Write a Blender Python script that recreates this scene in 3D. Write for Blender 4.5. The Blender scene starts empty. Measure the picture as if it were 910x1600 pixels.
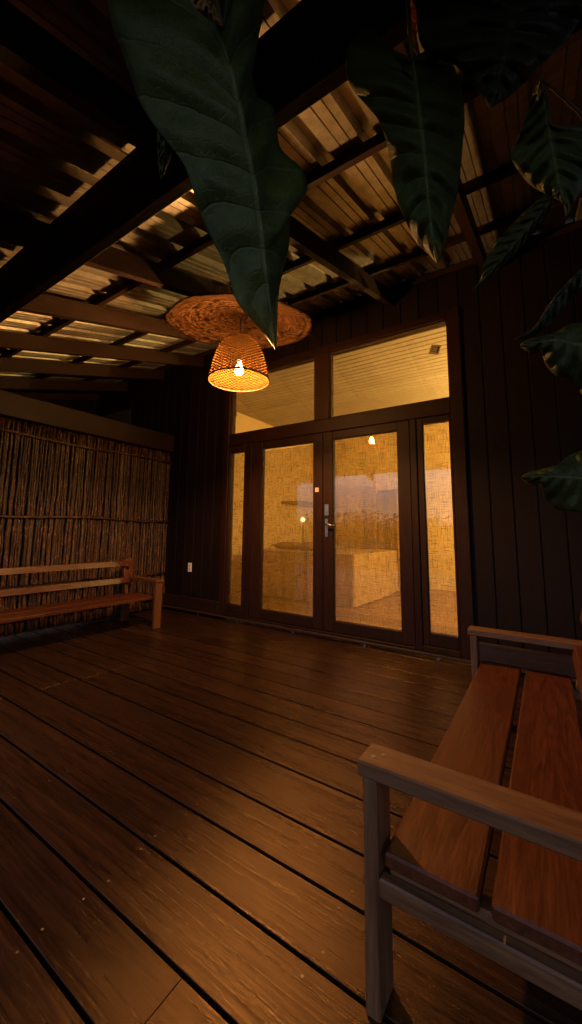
import bpy, bmesh, math, random
from mathutils import Vector, Matrix, noise
random.seed(7)
R_ = math.radians
sc = bpy.context.scene
col = sc.collection

# ---------------------------------------------------------------- camera
CAM = Vector((0, -3.6, 1.05)); FPX = 603.168; PP = (435.608, 751.075)
yaw, pitch, roll = R_(-34.5698), R_(7.4758), R_(0.8188)
FW = Vector((math.sin(yaw)*math.cos(pitch), math.cos(yaw)*math.cos(pitch), math.sin(pitch)))
_ri = Vector((math.cos(yaw), -math.sin(yaw), 0)); _up = _ri.cross(FW)
RI = _ri*math.cos(roll) + _up*math.sin(roll); UP = -_ri*math.sin(roll) + _up*math.cos(roll)
cam_d = bpy.data.cameras.new('camera'); cam = bpy.data.objects.new('camera', cam_d); col.objects.link(cam)
cam.matrix_world = Matrix((
    (RI.x, UP.x, -FW.x, CAM.x), (RI.y, UP.y, -FW.y, CAM.y), (RI.z, UP.z, -FW.z, CAM.z), (0, 0, 0, 1)))
cam_d.sensor_fit = 'HORIZONTAL'; cam_d.sensor_width = 36; cam_d.lens = FPX/910*36
cam_d.shift_x = (455-PP[0])/910; cam_d.shift_y = (PP[1]-800)/910
cam_d.clip_start = 0.05; cam_d.clip_end = 600
sc.camera = cam

# ---------------------------------------------------------------- world, exposure
W = bpy.data.worlds.new('World'); sc.world = W; W.use_nodes = True
wn = W.node_tree; bg = wn.nodes['Background']
sky = wn.nodes.new('ShaderNodeTexSky'); sky.sky_type = 'NISHITA'; sky.sun_disc = False
sky.sun_elevation = R_(-1.5); sky.sun_rotation = R_(180); sky.altitude = 100; sky.dust_density = 1.5; sky.ozone_density = 3.0
_hs = wn.nodes.new('ShaderNodeHueSaturation'); _hs.inputs['Saturation'].default_value = .38
_tint = wn.nodes.new('ShaderNodeMix'); _tint.data_type = 'RGBA'; _tint.blend_type = 'MULTIPLY'; _tint.inputs[0].default_value = 1
_tint.inputs[7].default_value = (1.0, .98, 1.0, 1)
wn.links.new(sky.outputs[0], _hs.inputs['Color']); wn.links.new(_hs.outputs[0], _tint.inputs[6])
wn.links.new(_tint.outputs[2], bg.inputs[0]); bg.inputs[1].default_value = 2.3
# the sun is already below the ridge: only a breath of low warm glow is left of it
sun_d = bpy.data.lights.new('sun', 'SUN'); sun_d.energy = 0.01; sun_d.angle = R_(12); sun_d.color = (1, .75, .6)
sun = bpy.data.objects.new('sun', sun_d); col.objects.link(sun); sun.rotation_euler = (R_(85), 0, R_(215))
vs = sc.view_settings; vs.view_transform = 'Standard'; vs.look = 'None'; vs.gamma = 1; vs.exposure = 0
sc.display_settings.display_device = 'sRGB'
cy = sc.cycles
cy.use_denoising = True; cy.sample_clamp_indirect = 4; cy.max_bounces = 8; cy.diffuse_bounces = 4
cy.glossy_bounces = 4; cy.transparent_max_bounces = 16; cy.caustics_reflective = False; cy.caustics_refractive = False
BULB = 4600.0      # pendant bulb emission
ROOM = 1700.0        # lamp inside the room

# ---------------------------------------------------------------- helpers
def ray(u, v): return RI*((u-PP[0])/FPX) - UP*((v-PP[1])/FPX) + FW
def atd(u, v, d): return CAM + ray(u, v)*d
def aty(u, v, y):
    r = ray(u, v); return CAM + r*((y-CAM.y)/r.y)

def nt(m): return m.node_tree
class M:
    """small node-graph builder"""
    def __init__(s, name):
        s.m = bpy.data.materials.new(name); s.m.use_nodes = True; s.t = s.m.node_tree
        s.p = s.t.nodes['Principled BSDF']; s.o = s.t.nodes['Material Output']
    def n(s, typ, **k):
        x = s.t.nodes.new('ShaderNode'+typ)
        for a, b in k.items():
            if a.startswith('i_'): x.inputs[a[2:].replace('_', ' ')].default_value = b
            else: setattr(x, a, b)
        return x
    def l(s, a, b): s.t.links.new(a, b)
    def val(s, **k):
        for a, b in k.items(): s.p.inputs[a.replace('_', ' ')].default_value = b
    def ramp(s, src, stops):
        r = s.n('ValToRGB'); e = r.color_ramp.elements
        while len(e) < len(stops): e.new(.5)
        for x, (p, c) in zip(e, stops):
            x.position = p; x.color = (c, c, c, 1) if isinstance(c, (int, float)) else (*c, 1)
        s.l(src, r.inputs[0]); return r.outputs[0]
    def mix(s, f, a, b, mode='MIX'):
        x = s.n('Mix', data_type='RGBA', blend_type=mode)
        for i, q in ((0, f), (6, a), (7, b)):
            if hasattr(q, 'is_linked'): s.l(q, x.inputs[i])
            else: x.inputs[i].default_value = q if isinstance(q, (int, float)) else (*q, 1)
        return x.outputs[2]
    def math(s, op, a, b=0.0, c=0.0):
        x = s.n('Math', operation=op)
        for i, q in enumerate((a, b, c)):
            if hasattr(q, 'is_linked'): s.l(q, x.inputs[i])
            else: x.inputs[i].default_value = q
        return x.outputs[0]
    def coords(s, scale, island=True):
        tc = s.n('TexCoord'); mp = s.n('Mapping'); mp.inputs['Scale'].default_value = scale
        s.l(tc.outputs['Object'], mp.inputs['Vector'])
        if island:
            g = s.n('NewGeometry'); cb = s.n('CombineXYZ')
            for i, k in enumerate((37., 91., 53.)):
                s.l(s.math('MULTIPLY', g.outputs['Random Per Island'], k), cb.inputs[i])
            s.l(cb.outputs[0], mp.inputs['Location']); s.rnd = g.outputs['Random Per Island']
        return mp.outputs[0]
    def noise(s, vec, scale, detail=6, rough=.6, dist=0.0):
        x = s.n('TexNoise'); x.inputs['Scale'].default_value = scale; x.inputs['Detail'].default_value = detail
        x.inputs['Roughness'].default_value = rough; x.inputs['Distortion'].default_value = dist
        s.l(vec, x.inputs['Vector']); return x.outputs['Fac']
    def bump(s, h, strength=.3, dist=.01, prev=None):
        b = s.n('Bump'); b.inputs['Strength'].default_value = strength; b.inputs['Distance'].default_value = dist
        s.l(h, b.inputs['Height'])
        if prev is not None: s.l(prev, b.inputs['Normal'])
        return b.outputs[0]

def wood(name, base, dark, axis='X', rough=.5, grain=1.0, spec=.4, wear=None, fine=1.0, bumpd=.004, vary=.35, swirl=1.0, st=None):
    w = M(name)
    st = st or {'X': (1.2, 14, 14), 'Y': (14, 1.2, 14), 'Z': (14, 14, 1.2)}[axis]
    v = w.coords(st); rnd = w.rnd
    g1 = w.noise(v, 2.2*fine, 8, .65, 1.2*swirl)
    g2 = w.noise(v, 9*fine, 5, .7, .2)
    st2 = tuple(q*.18 if q > 2 else q*.8 for q in st)
    v2 = w.coords(st2); big = w.noise(v2, 1.6, 4, .6, .4)
    c = w.mix(w.ramp(g1, [(.3, 0), (.72, 1)]), dark, base)
    c = w.mix(w.math('MULTIPLY', w.ramp(g2, [(.42, 1), (.55, 0)]), .55*grain), c, tuple(q*.45 for q in dark))
    c = w.mix(w.math('MULTIPLY', w.ramp(big, [(.35, 1), (.65, 0)]), .55), c, dark)
    hs = w.n('HueSaturation'); w.l(c, hs.inputs['Color'])
    w.l(w.math('ADD', w.math('MULTIPLY', rnd, vary*2), 1-vary), hs.inputs['Value'])
    out = hs.outputs[0]
    if wear:
        vw = w.coords({'X': (2, 22, 22), 'Y': (22, 2, 22), 'Z': (22, 22, 2)}[axis]); nw = w.noise(vw, 1.6, 6, .7, .5)
        out = w.mix(w.math('MULTIPLY', w.ramp(nw, [(.4, 0), (.7, 1)]), .5), out, wear)
    w.l(out, w.p.inputs['Base Color'])
    w.l(w.math('ADD', w.math('MULTIPLY', g1, .35), rough-.17), w.p.inputs['Roughness'])
    w.p.inputs['Specular IOR Level'].default_value = spec
    h = w.math('ADD', w.math('MULTIPLY', g2, .6), w.math('MULTIPLY', g1, 1.0))
    w.l(w.bump(h, .5*grain, bumpd), w.p.inputs['Normal'])
    return w.m

def plain(name, c, rough=.5, metal=0., spec=.5, noise_s=None, amt=.3):
    w = M(name); w.val(Roughness=rough, Metallic=metal); w.p.inputs['Specular IOR Level'].default_value = spec
    if noise_s:
        v = w.coords((1, 1, 1), False); n = w.noise(v, noise_s)
        w.l(w.mix(w.ramp(n, [(.35, 0), (.7, 1)]), tuple(q*(1-amt) for q in c), c), w.p.inputs['Base Color'])
        w.l(w.bump(n, .2, .002), w.p.inputs['Normal'])
    else: w.p.inputs['Base Color'].default_value = (*c, 1)
    return w.m

def emit(name, c, s):
    w = M(name); w.p.inputs['Base Color'].default_value = (*c, 1)
    w.p.inputs['Emission Color'].default_value = (*c, 1); w.p.inputs['Emission Strength'].default_value = s
    return w.m

# meshes --------------------------------------------------------------
def link(name, bm, mat, parent=None, smooth=False):
    me = bpy.data.meshes.new(name); bm.normal_update(); bm.to_mesh(me); bm.free()
    for m_ in (mat if isinstance(mat, (list, tuple)) else [mat]): me.materials.append(m_)
    if smooth:
        for p in me.polygons: p.use_smooth = True
    o = bpy.data.objects.new(name, me); col.objects.link(o)
    if parent: o.parent = parent; o.matrix_parent_inverse = parent.matrix_world.inverted() if False else Matrix.Translation(-parent.location)
    return o

def tag(o, label=None, cat=None, group=None, kind=None):
    if label: o['label'] = label
    if cat: o['category'] = cat
    if group: o['group'] = group
    if kind: o['kind'] = kind
    return o

def empty(name, loc, label, cat, group=None):
    o = bpy.data.objects.new(name, None); col.objects.link(o); o.location = loc; o.empty_display_size = .1
    return tag(o, label, cat, group)

def planar_uv(bm):
    lay = bm.loops.layers.uv.verify()
    for f in bm.faces:
        for lp in f.loops: lp[lay].uv = (lp.vert.co.y, lp.vert.co.x)

def box(bm, a, b, bev=.003, mi=0, jit=0.0, mtx=None):
    """axis-aligned box between corners a and b with chamfered edges"""
    x0, y0, z0 = a; x1, y1, z1 = b
    vs = [bm.verts.new((x, y, z)) for x in (x0, x1) for y in (y0, y1) for z in (z0, z1)]
    if jit:
        for v in vs: v.co += Vector((random.uniform(-jit, jit), random.uniform(-jit, jit), random.uniform(-jit, jit)))
    fs = [bm.faces.new([vs[i] for i in f]) for f in ((0, 1, 3, 2), (4, 6, 7, 5), (0, 4, 5, 1), (2, 3, 7, 6), (0, 2, 6, 4), (1, 5, 7, 3))]
    for f in fs: f.material_index = mi
    if bev:
        es = {e for f in fs for e in f.edges}
        r = bmesh.ops.bevel(bm, geom=list(es), offset=min(bev, .45*min(abs(x1-x0), abs(y1-y0), abs(z1-z0))), segments=1, affect='EDGES', profile=.5)
        vs = list({v for f in r['faces'] for v in f.verts} | {v for v in vs if v.is_valid})
        for f in r['faces']: f.material_index = mi
    if mtx:
        for v in vs: v.co = mtx @ v.co
    return vs

def bx(name, a, b, mat, parent=None, bev=.003):
    bm = bmesh.new(); box(bm, a, b, bev); return link(name, bm, mat, parent)

def tube(bm, pts, rad, seg=8, mi=0, cap=True):
    rings = []
    n = len(pts); rad = rad if isinstance(rad, (list, tuple)) else [rad]*n
    for i, p in enumerate(pts):
        p = Vector(p); t = (Vector(pts[min(i+1, n-1)]) - Vector(pts[max(i-1, 0)])).normalized()
        a = t.orthogonal().normalized() if i == 0 else (pa - t*pa.dot(t)).normalized()
        pa = a; b = t.cross(a)
        rings.append([bm.verts.new(p + (a*math.cos(k*2*math.pi/seg) + b*math.sin(k*2*math.pi/seg))*rad[i]) for k in range(seg)])
    for r0, r1 in zip(rings, rings[1:]):
        for k in range(seg):
            f = bm.faces.new((r0[k], r0[(k+1) % seg], r1[(k+1) % seg], r1[k])); f.material_index = mi; f.smooth = True
    if cap:
        f = bm.faces.new(rings[0][::-1]); f.material_index = mi
        f = bm.faces.new(rings[-1]); f.material_index = mi

def lathe(bm, prof, seg=48, thick=0.0):
    rings = []
    for r, z in prof:
        if r < 1e-5: rings.append([bm.verts.new((0, 0, z))])
        else: rings.append([bm.verts.new((r*math.cos(k*2*math.pi/seg), r*math.sin(k*2*math.pi/seg), z)) for k in range(seg)])
    for r0, r1 in zip(rings, rings[1:]):
        for k in range(seg):
            k2 = (k+1) % seg
            q = [r0[k % len(r0)], r0[k2 % len(r0)], r1[k2 % len(r1)], r1[k % len(r1)]]
            q2 = []
            for v in q:
                if v not in q2: q2.append(v)
            f = bm.faces.new(q2); f.smooth = True

def sheet(bm, nx, ny, fn, uv=True):
    """grid nx*ny of points fn(s,t)"""
    lay = bm.loops.layers.uv.verify()
    g = [[bm.verts.new(fn(i/nx, j/ny)) for j in range(ny+1)] for i in range(nx+1)]
    for i in range(nx):
        for j in range(ny):
            f = bm.faces.new((g[i][j], g[i+1][j], g[i+1][j+1], g[i][j+1])); f.smooth = True
            for lp, (a, b) in zip(f.loops, ((i, j), (i+1, j), (i+1, j+1), (i, j+1))): lp[lay].uv = (a/nx, b/ny)
    return g

# ---------------------------------------------------------------- materials
m_deck = wood('deck_wood', (.078, .033, .0150), (.022, .0098, .0052), 'X', .29, 1.0, .52, fine=1.0, bumpd=.0045, vary=.25, swirl=.45, st=(.55, 15, 15))
_w = M.__new__(M); _w.m = m_deck; _w.t = m_deck.node_tree; _w.p = _w.t.nodes['Principled BSDF']
_src = _w.p.inputs['Base Color'].links[0].from_socket
_fl = _w.noise(_w.coords((5, 52, 52)), 1.0, 4, .65); _bl = _w.noise(_w.coords((1.6, 5, 5)), 1.3, 5, .65, .6)
_c = _w.mix(_w.math('MULTIPLY', _w.ramp(_fl, [(.54, 0), (.64, 1)]), .85), _src, (.008, .005, .003))
_c = _w.mix(_w.math('MULTIPLY', _w.ramp(_bl, [(.44, 0), (.66, 1)]), .75), _c, (.022, .011, .007))
_w.l(_c, _w.p.inputs['Base Color'])
_p = m_deck.node_tree.nodes['Principled BSDF']; _p.inputs['Anisotropic'].default_value = .92; _p.inputs['Specular Tint'].default_value = (1, .60, .30, 1)
_tg = m_deck.node_tree.nodes.new('ShaderNodeTangent'); _tg.direction_type = 'UV_MAP'; m_deck.node_tree.links.new(_tg.outputs[0], _p.inputs['Tangent'])
m_deckY = wood('joist_wood', (.05, .03, .02), (.03, .018, .012), 'Y', .7)
m_wall = wood('stained_wall_wood', (.016, .007, .004), (.008, .0036, .0024), 'Z', .6, .8, .15, vary=.2)
m_frameZ = wood('stained_frame_wood_upright', (.036, .0125, .0055), (.017, .006, .003), 'Z', .5, .8, .15, vary=.15)
m_frameX = wood('stained_frame_wood_level', (.036, .0125, .0055), (.017, .006, .003), 'X', .42, .8, .5, vary=.15)
m_raft = wood('rafter_wood', (.045, .019, .011), (.020, .009, .005), 'Y', .65, .8, .2, vary=.2)
m_purl = wood('purlin_wood', (.045, .019, .011), (.020, .009, .005), 'X', .65, .8, .2, vary=.2)
m_beamY = wood('plate_wood', (.038, .015, .007), (.017, .007, .004), 'Y', .55, .8, .3, vary=.1)
BB, BD = (.165, .041, .012), (.055, .013, .004)
m_bX = wood('bench_wood_x', (.19, .085, .038), (.09, .038, .018), 'X', .42, .7, .5, wear=(.29, .155, .075), bumpd=.003, vary=.12)
m_bY = wood('bench_wood_y', BB, BD, 'Y', .34, .8, .55, wear=(.05, .015, .006), bumpd=.003, vary=.12)
m_oX = wood('oiled_bench_wood_x', (.20, .072, .022), (.08, .025, .009), 'X', .42, .7, .5, bumpd=.003, vary=.12)
m_oZ = wood('oiled_bench_wood_z', (.20, .072, .022), (.08, .025, .009), 'Z', .42, .7, .5, bumpd=.003, vary=.12)
m_bZ = wood('bench_wood_z', (.19, .085, .038), (.09, .038, .018), 'Z', .45, .7, .5, wear=(.29, .155, .075), bumpd=.003, vary=.12)
m_metal = plain('brushed_steel', (.42, .40, .38), .35, 1.0, noise_s=60, amt=.25)
m_black = plain('black_cord', (.012, .011, .010), .5)
m_white = plain('white_plastic', (.72, .68, .62), .4)
m_cream = plain('cream_plaster', (.74, .58, .32), .7, noise_s=3, amt=.08)
m_wire = plain('wire', (.2, .19, .18), .4, 1.0)

def glass_mat():
    w = M('window_glass'); t = w.t
    tr = w.n('BsdfTransparent'); tr.inputs[0].default_value = (.95, .96, .95, 1)
    gl = w.n('BsdfGlossy'); gl.inputs['Roughness'].default_value = .012
    fr = w.n('Fresnel'); fr.inputs[0].default_value = 2.3
    geo = w.n('NewGeometry')
    f = w.math('MULTIPLY', fr.outputs[0], w.math('SUBTRACT', 1.0, geo.outputs['Backfacing']))
    mx = w.n('MixShader'); w.l(f, mx.inputs[0]); w.l(tr.outputs[0], mx.inputs[1]); w.l(gl.outputs[0], mx.inputs[2])
    w.l(mx.outputs[0], w.o.inputs[0]); return w.m
m_glass = glass_mat()

def burlap_mat():
    w = M('burlap'); 
    v = w.coords((1, 1, 1), False)
    def slub(sc, s, lo, hi):
        vv = w.coords(sc, False); return w.ramp(w.noise(vv, s, 3, .6), [(lo, 0), (hi, 1)])
    a = slub((150, 1, 7), 1.0, .54, .70)     # upright slubs
    b = slub((9, 1, 165), 1.0, .54, .70)     # level slubs
    a2 = slub((420, 1, 9), 1.0, .40, .62); b2 = slub((9, 1, 420), 1.0, .40, .62)
    weave = w.math('MULTIPLY', w.math('ADD', a2, b2), .5)
    thick = w.math('MAXIMUM', a, b)
    big = w.ramp(w.noise(v, 2.0, 4), [(.3, .85), (.7, 1.1)])
    cloth = w.mix(thick, (.44, .28, .08), (.17, .095, .028))
    cloth = w.mix(1.0, cloth, big, 'MULTIPLY')
    df = w.n('BsdfDiffuse'); w.l(cloth, df.inputs[0])
    tl = w.n('BsdfTranslucent'); w.l(cloth, tl.inputs[0])
    m1 = w.n('MixShader'); m1.inputs[0].default_value = .6; w.l(df.outputs[0], m1.inputs[1]); w.l(tl.outputs[0], m1.inputs[2])
    tr = w.n('BsdfTransparent')
    opac = w.math('MINIMUM', w.math('ADD', w.math('ADD', .15, w.math('MULTIPLY', weave, .26)), w.math('MULTIPLY', thick, .46)), .96)
    m2 = w.n('MixShader'); w.l(opac, m2.inputs[0]); w.l(tr.outputs[0], m2.inputs[1]); w.l(m1.outputs[0], m2.inputs[2])
    w.l(m2.outputs[0], w.o.inputs[0]); return w.m
m_burlap = burlap_mat()

def galv_mat():
    w = M('galvanised_sheet'); v = w.coords((1, 1, 1), False)
    n = w.noise(v, 14, 6, .7); n2 = w.noise(w.coords((9, .7, 1), False), 1.5, 5)
    c = w.mix(w.ramp(n, [(.35, 0), (.7, 1)]), (.34, .31, .27), (.56, .52, .46))
    c = w.mix(w.math('MULTIPLY', w.ramp(n2, [(.5, 0), (.7, 1)]), .7), c, (.20, .12, .07))
    w.l(c, w.p.inputs['Base Color']); w.val(Metallic=.5, Roughness=.42)
    w.l(w.bump(w.noise(v, 30, 4), .25, .004), w.p.inputs['Normal'])
    return w.m
m_galv = galv_mat()

def weave_mat(name, c1, c2, nr, nz, gap, trans=.5, planar=False):
    """basket weave in polar coordinates of the object"""
    w = M(name); tc = w.n('TexCoord'); sp = w.n('SeparateXYZ'); w.l(tc.outputs['Object'], sp.inputs[0])
    x, y, z = sp.outputs
    ang = w.math('ARCTAN2', y, x)
    rad = w.math('SQRT', w.math('ADD', w.math('MULTIPLY', x, x), w.math('MULTIPLY', y, y)))
    up = rad if planar else w.math('SUBTRACT', z, w.math('MULTIPLY', rad, .35))
    cb = w.n('CombineXYZ'); w.l(ang, cb.inputs[0]); w.l(up, cb.inputs[1]); w.l(rad, cb.inputs[2])
    v = cb.outputs[0]
    wob = w.math('MULTIPLY', w.math('SUBTRACT', w.noise(tc.outputs['Object'], 9, 4), .5), 2.2)
    s_r = w.math('SINE', w.math('ADD', w.math('MULTIPLY', up, nz), wob))
    s_a = w.math('SINE', w.math('ADD', w.math('MULTIPLY', ang, nr), w.math('MULTIPLY', wob, 1.0)))
    mp = w.n('Mapping'); mp.inputs['Scale'].default_value = (6, nz*.16, 1); w.l(v, mp.inputs[0])
    st = w.noise(mp.outputs[0], 2.0, 5, .7)
    pat = w.math('MULTIPLY', s_r, w.math('SIGN', s_a))
    h = w.math('ADD', w.math('MULTIPLY', pat, .5), w.math('MULTIPLY', st, .9))
    c = w.mix(w.ramp(h, [(.1, 0), (.85, 1)]), c2, c1)
    c = w.mix(w.math('MULTIPLY', w.ramp(st, [(.52, 0), (.62, 1)]), .6), c, tuple(q*.3 for q in c2))
    bn = w.bump(h, .9, .006)
    df = w.n('BsdfDiffuse'); w.l(c, df.inputs[0]); w.l(bn, df.inputs['Normal'])
    tl = w.n('BsdfTranslucent'); w.l(c, tl.inputs[0])
    m1 = w.n('MixShader'); m1.inputs[0].default_value = trans; w.l(df.outputs[0], m1.inputs[1]); w.l(tl.outputs[0], m1.inputs[2])
    if gap:
        tr = w.n('BsdfTransparent')
        f = w.ramp(w.math('ADD', w.math('MULTIPLY', pat, .5), w.math('MULTIPLY', st, .5)), [(gap-.06, 0), (gap+.02, 1)])
        m2 = w.n('MixShader'); w.l(f, m2.inputs[0]); w.l(tr.outputs[0], m2.inputs[1]); w.l(m1.outputs[0], m2.inputs[2])
        w.l(m2.outputs[0], w.o.inputs[0])
    else: w.l(m1.outputs[0], w.o.inputs[0])
    return w.m

def straw_mat():
    w = M('straw_rings'); tc = w.n('TexCoord'); sp = w.n('SeparateXYZ'); w.l(tc.outputs['Object'], sp.inputs[0])
    x, y, z = sp.outputs
    rad = w.math('SQRT', w.math('ADD', w.math('MULTIPLY', x, x), w.math('MULTIPLY', y, y)))
    ang = w.math('ARCTAN2', y, x)
    wob = w.math('MULTIPLY', w.math('SUBTRACT', w.noise(tc.outputs['Object'], 5, 3), .5), .05)
    r2 = w.math('ADD', rad, wob)
    def lay(ka, kr):
        cb = w.n('CombineXYZ'); w.l(w.math('MULTIPLY', w.math('COSINE', ang), ka), cb.inputs[0]); w.l(w.math('MULTIPLY', w.math('SINE', ang), ka), cb.inputs[1]); w.l(w.math('MULTIPLY', r2, kr), cb.inputs[2])
        return cb.outputs[0]
    straw = w.noise(lay(3, 42), 1.0, 4, .65); cross = w.noise(lay(15, 22), 1.0, 4, .65); band = w.noise(lay(.5, 15), 1.0, 2, .5)
    h = w.math('ADD', w.math('MULTIPLY', straw, .65), w.math('MULTIPLY', cross, .45))
    c = w.mix(w.ramp(h, [(.44, 0), (.53, .25), (.62, 1)]), (.004, .0015, .0005), (.105, .046, .016))
    c = w.mix(w.math('MULTIPLY', w.ramp(band, [(.42, 1), (.56, 0)]), .7), c, (.045, .018, .007))
    w.l(c, w.p.inputs['Base Color']); w.val(Roughness=.9); w.p.inputs['Specular IOR Level'].default_value = .03; w.l(w.bump(h, 1.0, .012), w.p.inputs['Normal']); return w.m

def stick_mat():
    w = M('stick_bark'); v = w.coords((8, 8, 3)); rnd = w.rnd
    n = w.noise(v, 6, 6, .75)
    c = w.ramp(rnd, [(0, (.022, .009, .005)), (.25, (.075, .030, .013)), (.5, (.036, .013, .006)), (.72, (.13, .053, .021)), (.86, (.12, .075, .05)), (1, (.022, .009, .005))])
    n2 = w.noise(w.coords((14, 14, 9)), 3.0, 4, .7)
    c = w.mix(w.ramp(n, [(.38, 0), (.56, 1)]), (.014, .008, .005), c)
    c = w.mix(w.math('MULTIPLY', w.ramp(n2, [(.55, 0), (.66, 1)]), .85), c, (.32, .13, .045))
    c = w.mix(w.math('MULTIPLY', w.ramp(n, [(.62, 0), (.72, 1)]), .7), c, (.22, .14, .085))
    w.l(c, w.p.inputs['Base Color']); w.val(Roughness=.45); w.l(w.bump(n, 1.0, .008), w.p.inputs['Normal']); return w.m
m_stick = stick_mat()

def leaf_mat(name, base, vein, tipc=None, tl_amt=.10):
    w = M(name); uv = w.n('UVMap'); sp = w.n('SeparateXYZ'); w.l(uv.outputs[0], sp.inputs[0])
    u, v = sp.outputs[0], sp.outputs[1]
    a = w.math('ABSOLUTE', w.math('SUBTRACT', u, .5))            # 0 at midrib .5 at margin
    nv = w.noise(w.coords((1, 1, 1), False), 5, 3)
    q = w.math('ADD', w.math('SUBTRACT', w.math('MULTIPLY', v, 9.0), w.math('MULTIPLY', a, 3.2)), w.math('MULTIPLY', nv, .6))
    fr = w.math('ABSOLUTE', w.math('SUBTRACT', w.math('FRACT', q), .5))
    side = w.ramp(fr, [(0, 1), (.022, .7), (.045, 0)])
    mid = w.ramp(a, [(0, 1), (.012, .8), (.024, 0)])
    vo = w.n('TexVoronoi', feature='DISTANCE_TO_EDGE'); vo.inputs['Scale'].default_value = 55
    w.l(w.coords((1, 1, 1), False), vo.inputs['Vector']); net = w.ramp(vo.outputs['Distance'], [(0, 1), (.10, 0)])
    mott = w.ramp(w.noise(w.coords((1, 1, 1), False), 9, 5, .6, .5), [(.38, 0), (.66, 1)])
    n = w.noise(w.coords((1, 1, 1), False), 22, 6, .65)
    n3 = w.noise(w.coords((1, 1, 1), False), 70, 4, .7)
    c = w.mix(w.ramp(n, [(.3, 0), (.7, 1)]), tuple(x*.55 for x in base), base)
    c = w.mix(w.math('MULTIPLY', w.ramp(n3, [(.66, 0), (.74, 1)]), .5), c, tuple(x*2.2 for x in base))
    c = w.mix(w.math('MULTIPLY', mott, .45), c, (base[0]*1.5, base[1]*1.15, base[2]*.6))
    c = w.mix(w.math('MULTIPLY', net, .12), c, vein); c = w.mix(w.math('MULTIPLY', side, .22), c, vein); c = w.mix(w.math('MULTIPLY', mid, .65), c, vein)
    if tipc:
        c = w.mix(w.ramp(w.math('ADD', v, w.math('MULTIPLY', w.math('SUBTRACT', n, .5), .08)), [(.88, 0), (.95, .8)]), c, tipc)
    w.l(c, w.p.inputs['Base Color']); w.p.inputs['Specular IOR Level'].default_value = .22
    w.l(w.math('ADD', .36, w.math('MULTIPLY', n, .3)), w.p.inputs['Roughness'])
    h = w.math('SUBTRACT', w.math('MULTIPLY', n, .35), w.math('ADD', w.math('MULTIPLY', side, .5), w.math('MULTIPLY', mid, .8)))
    h = w.math('ADD', w.math('SUBTRACT', h, w.math('MULTIPLY', net, .18)), w.math('MULTIPLY', w.ramp(fr, [(0, 0), (.5, 1)]), 1.1))
    w.l(w.bump(h, .55, .006), w.p.inputs['Normal'])
    tl = w.n('BsdfTranslucent'); w.l(w.mix(1.0, c, (1.0, .8, .25), 'MULTIPLY'), tl.inputs[0])
    mx = w.n('MixShader'); mx.inputs[0].default_value = tl_amt; w.l(w.p.outputs[0], mx.inputs[1]); w.l(tl.outputs[0], mx.inputs[2])
    w.l(mx.outputs[0], w.o.inputs[0]); return w.m
m_leaf = leaf_mat('leaf_green', (.055, .090, .024), (.17, .22, .09), (.26, .22, .06))
m_leaf2 = leaf_mat('leaf_olive_shaded', (.042, .058, .018), (.13, .15, .06))  # olive base darkened so the right-hand leaves sink into shadow
m_leaf3 = leaf_mat('leaf_dark', (.022, .042, .026), (.05, .07, .04), None, .05)  # backlit darkness of the corner leaf put into the base colour
m_leafY = leaf_mat('leaf_withered', (.48, .33, .12), (.4, .28, .12), None, .5)
m_stem = plain('leaf_stalk', (.10, .085, .035), .5, noise_s=30)

# ================================================================ SETTING
# ground, far below the deck
def ground_mat():
    w = M('ground_soil'); v = w.coords((1, 1, 1), False); n = w.noise(v, .6, 8)
    w.l(w.mix(w.ramp(n, [(.35, 0), (.65, 1)]), (.035, .04, .02), (.09, .075, .045)), w.p.inputs['Base Color']); w.val(Roughness=.95); return w.m
bm = bmesh.new()
def gfn(s, t):
    x, y = (s-.5)*400, (t-.5)*400
    d = max(0, math.hypot(x, y)-12)
    return Vector((x, y, -.75 - .6*noise.noise(Vector((x*.03, y*.03, 0)))*min(1, d/20)))
sheet(bm, 60, 60, gfn); tag(link('ground', bm, ground_mat(), smooth=True), 'dark soil and grass sloping away from the deck', 'ground', kind='structure')

# deck boards run along X
gaps = [-3.02, -2.843, -2.646, -2.45, -2.268, -2.02, -1.80, -1.63, -1.43, -1.24, -1.05, -.86, -.67, -.48, -.29, -.10, .04]
gaps = [-3.02-.2*k for k in range(20, 0, -1)] + gaps
joints = {-2.268: -2.79, -2.02: -2.75, -1.80: -2.74, -1.63: -2.75}
bm = bmesh.new()
XL, XR = -6.4, 2.6
for k, (y0, y1) in enumerate(zip(gaps, gaps[1:])):
    g = .006
    cuts = [XL, XR]
    if y0 in joints: cuts.insert(1, joints[y0])
    else: cuts.insert(1, [-.9, -4.6, -2.76, 1.1, -1.62][k % 5] + random.uniform(-.2, .2))
    for a, b in zip(cuts, cuts[1:]):
        dz = random.uniform(-.0003, .0003)
        box(bm, (a+.0004, y0+g, -.032+dz), (b-.0004, y1-g, dz), .0012)
    # screws
    for jx in [-5.5+.62*q for q in range(12)]:
        for yy in (y0+.035, y1-.035):
            xx = jx+random.uniform(-.015, .015); yv = yy+random.uniform(-.006, .006)
            vs_ = [bm.verts.new((xx+.004*math.cos(t*math.pi/4), yv+.004*math.sin(t*math.pi/4), .0026)) for t in range(8)]
            bm.faces.new(vs_).material_index = 1
for jx in [-5.5+.62*q for q in range(13)]:
    box(bm, (jx-.025, gaps[0]+.05, -.20), (jx+.025, .02, -.034), 0, 2)
planar_uv(bm)
deck = tag(link('deck', bm, [m_deck, plain('screw_heads', (.22, .19, .15), .5, 1.0), m_deckY]), 'worn brown timber deck of wide boards with dark gaps', 'deck', kind='structure')

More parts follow.
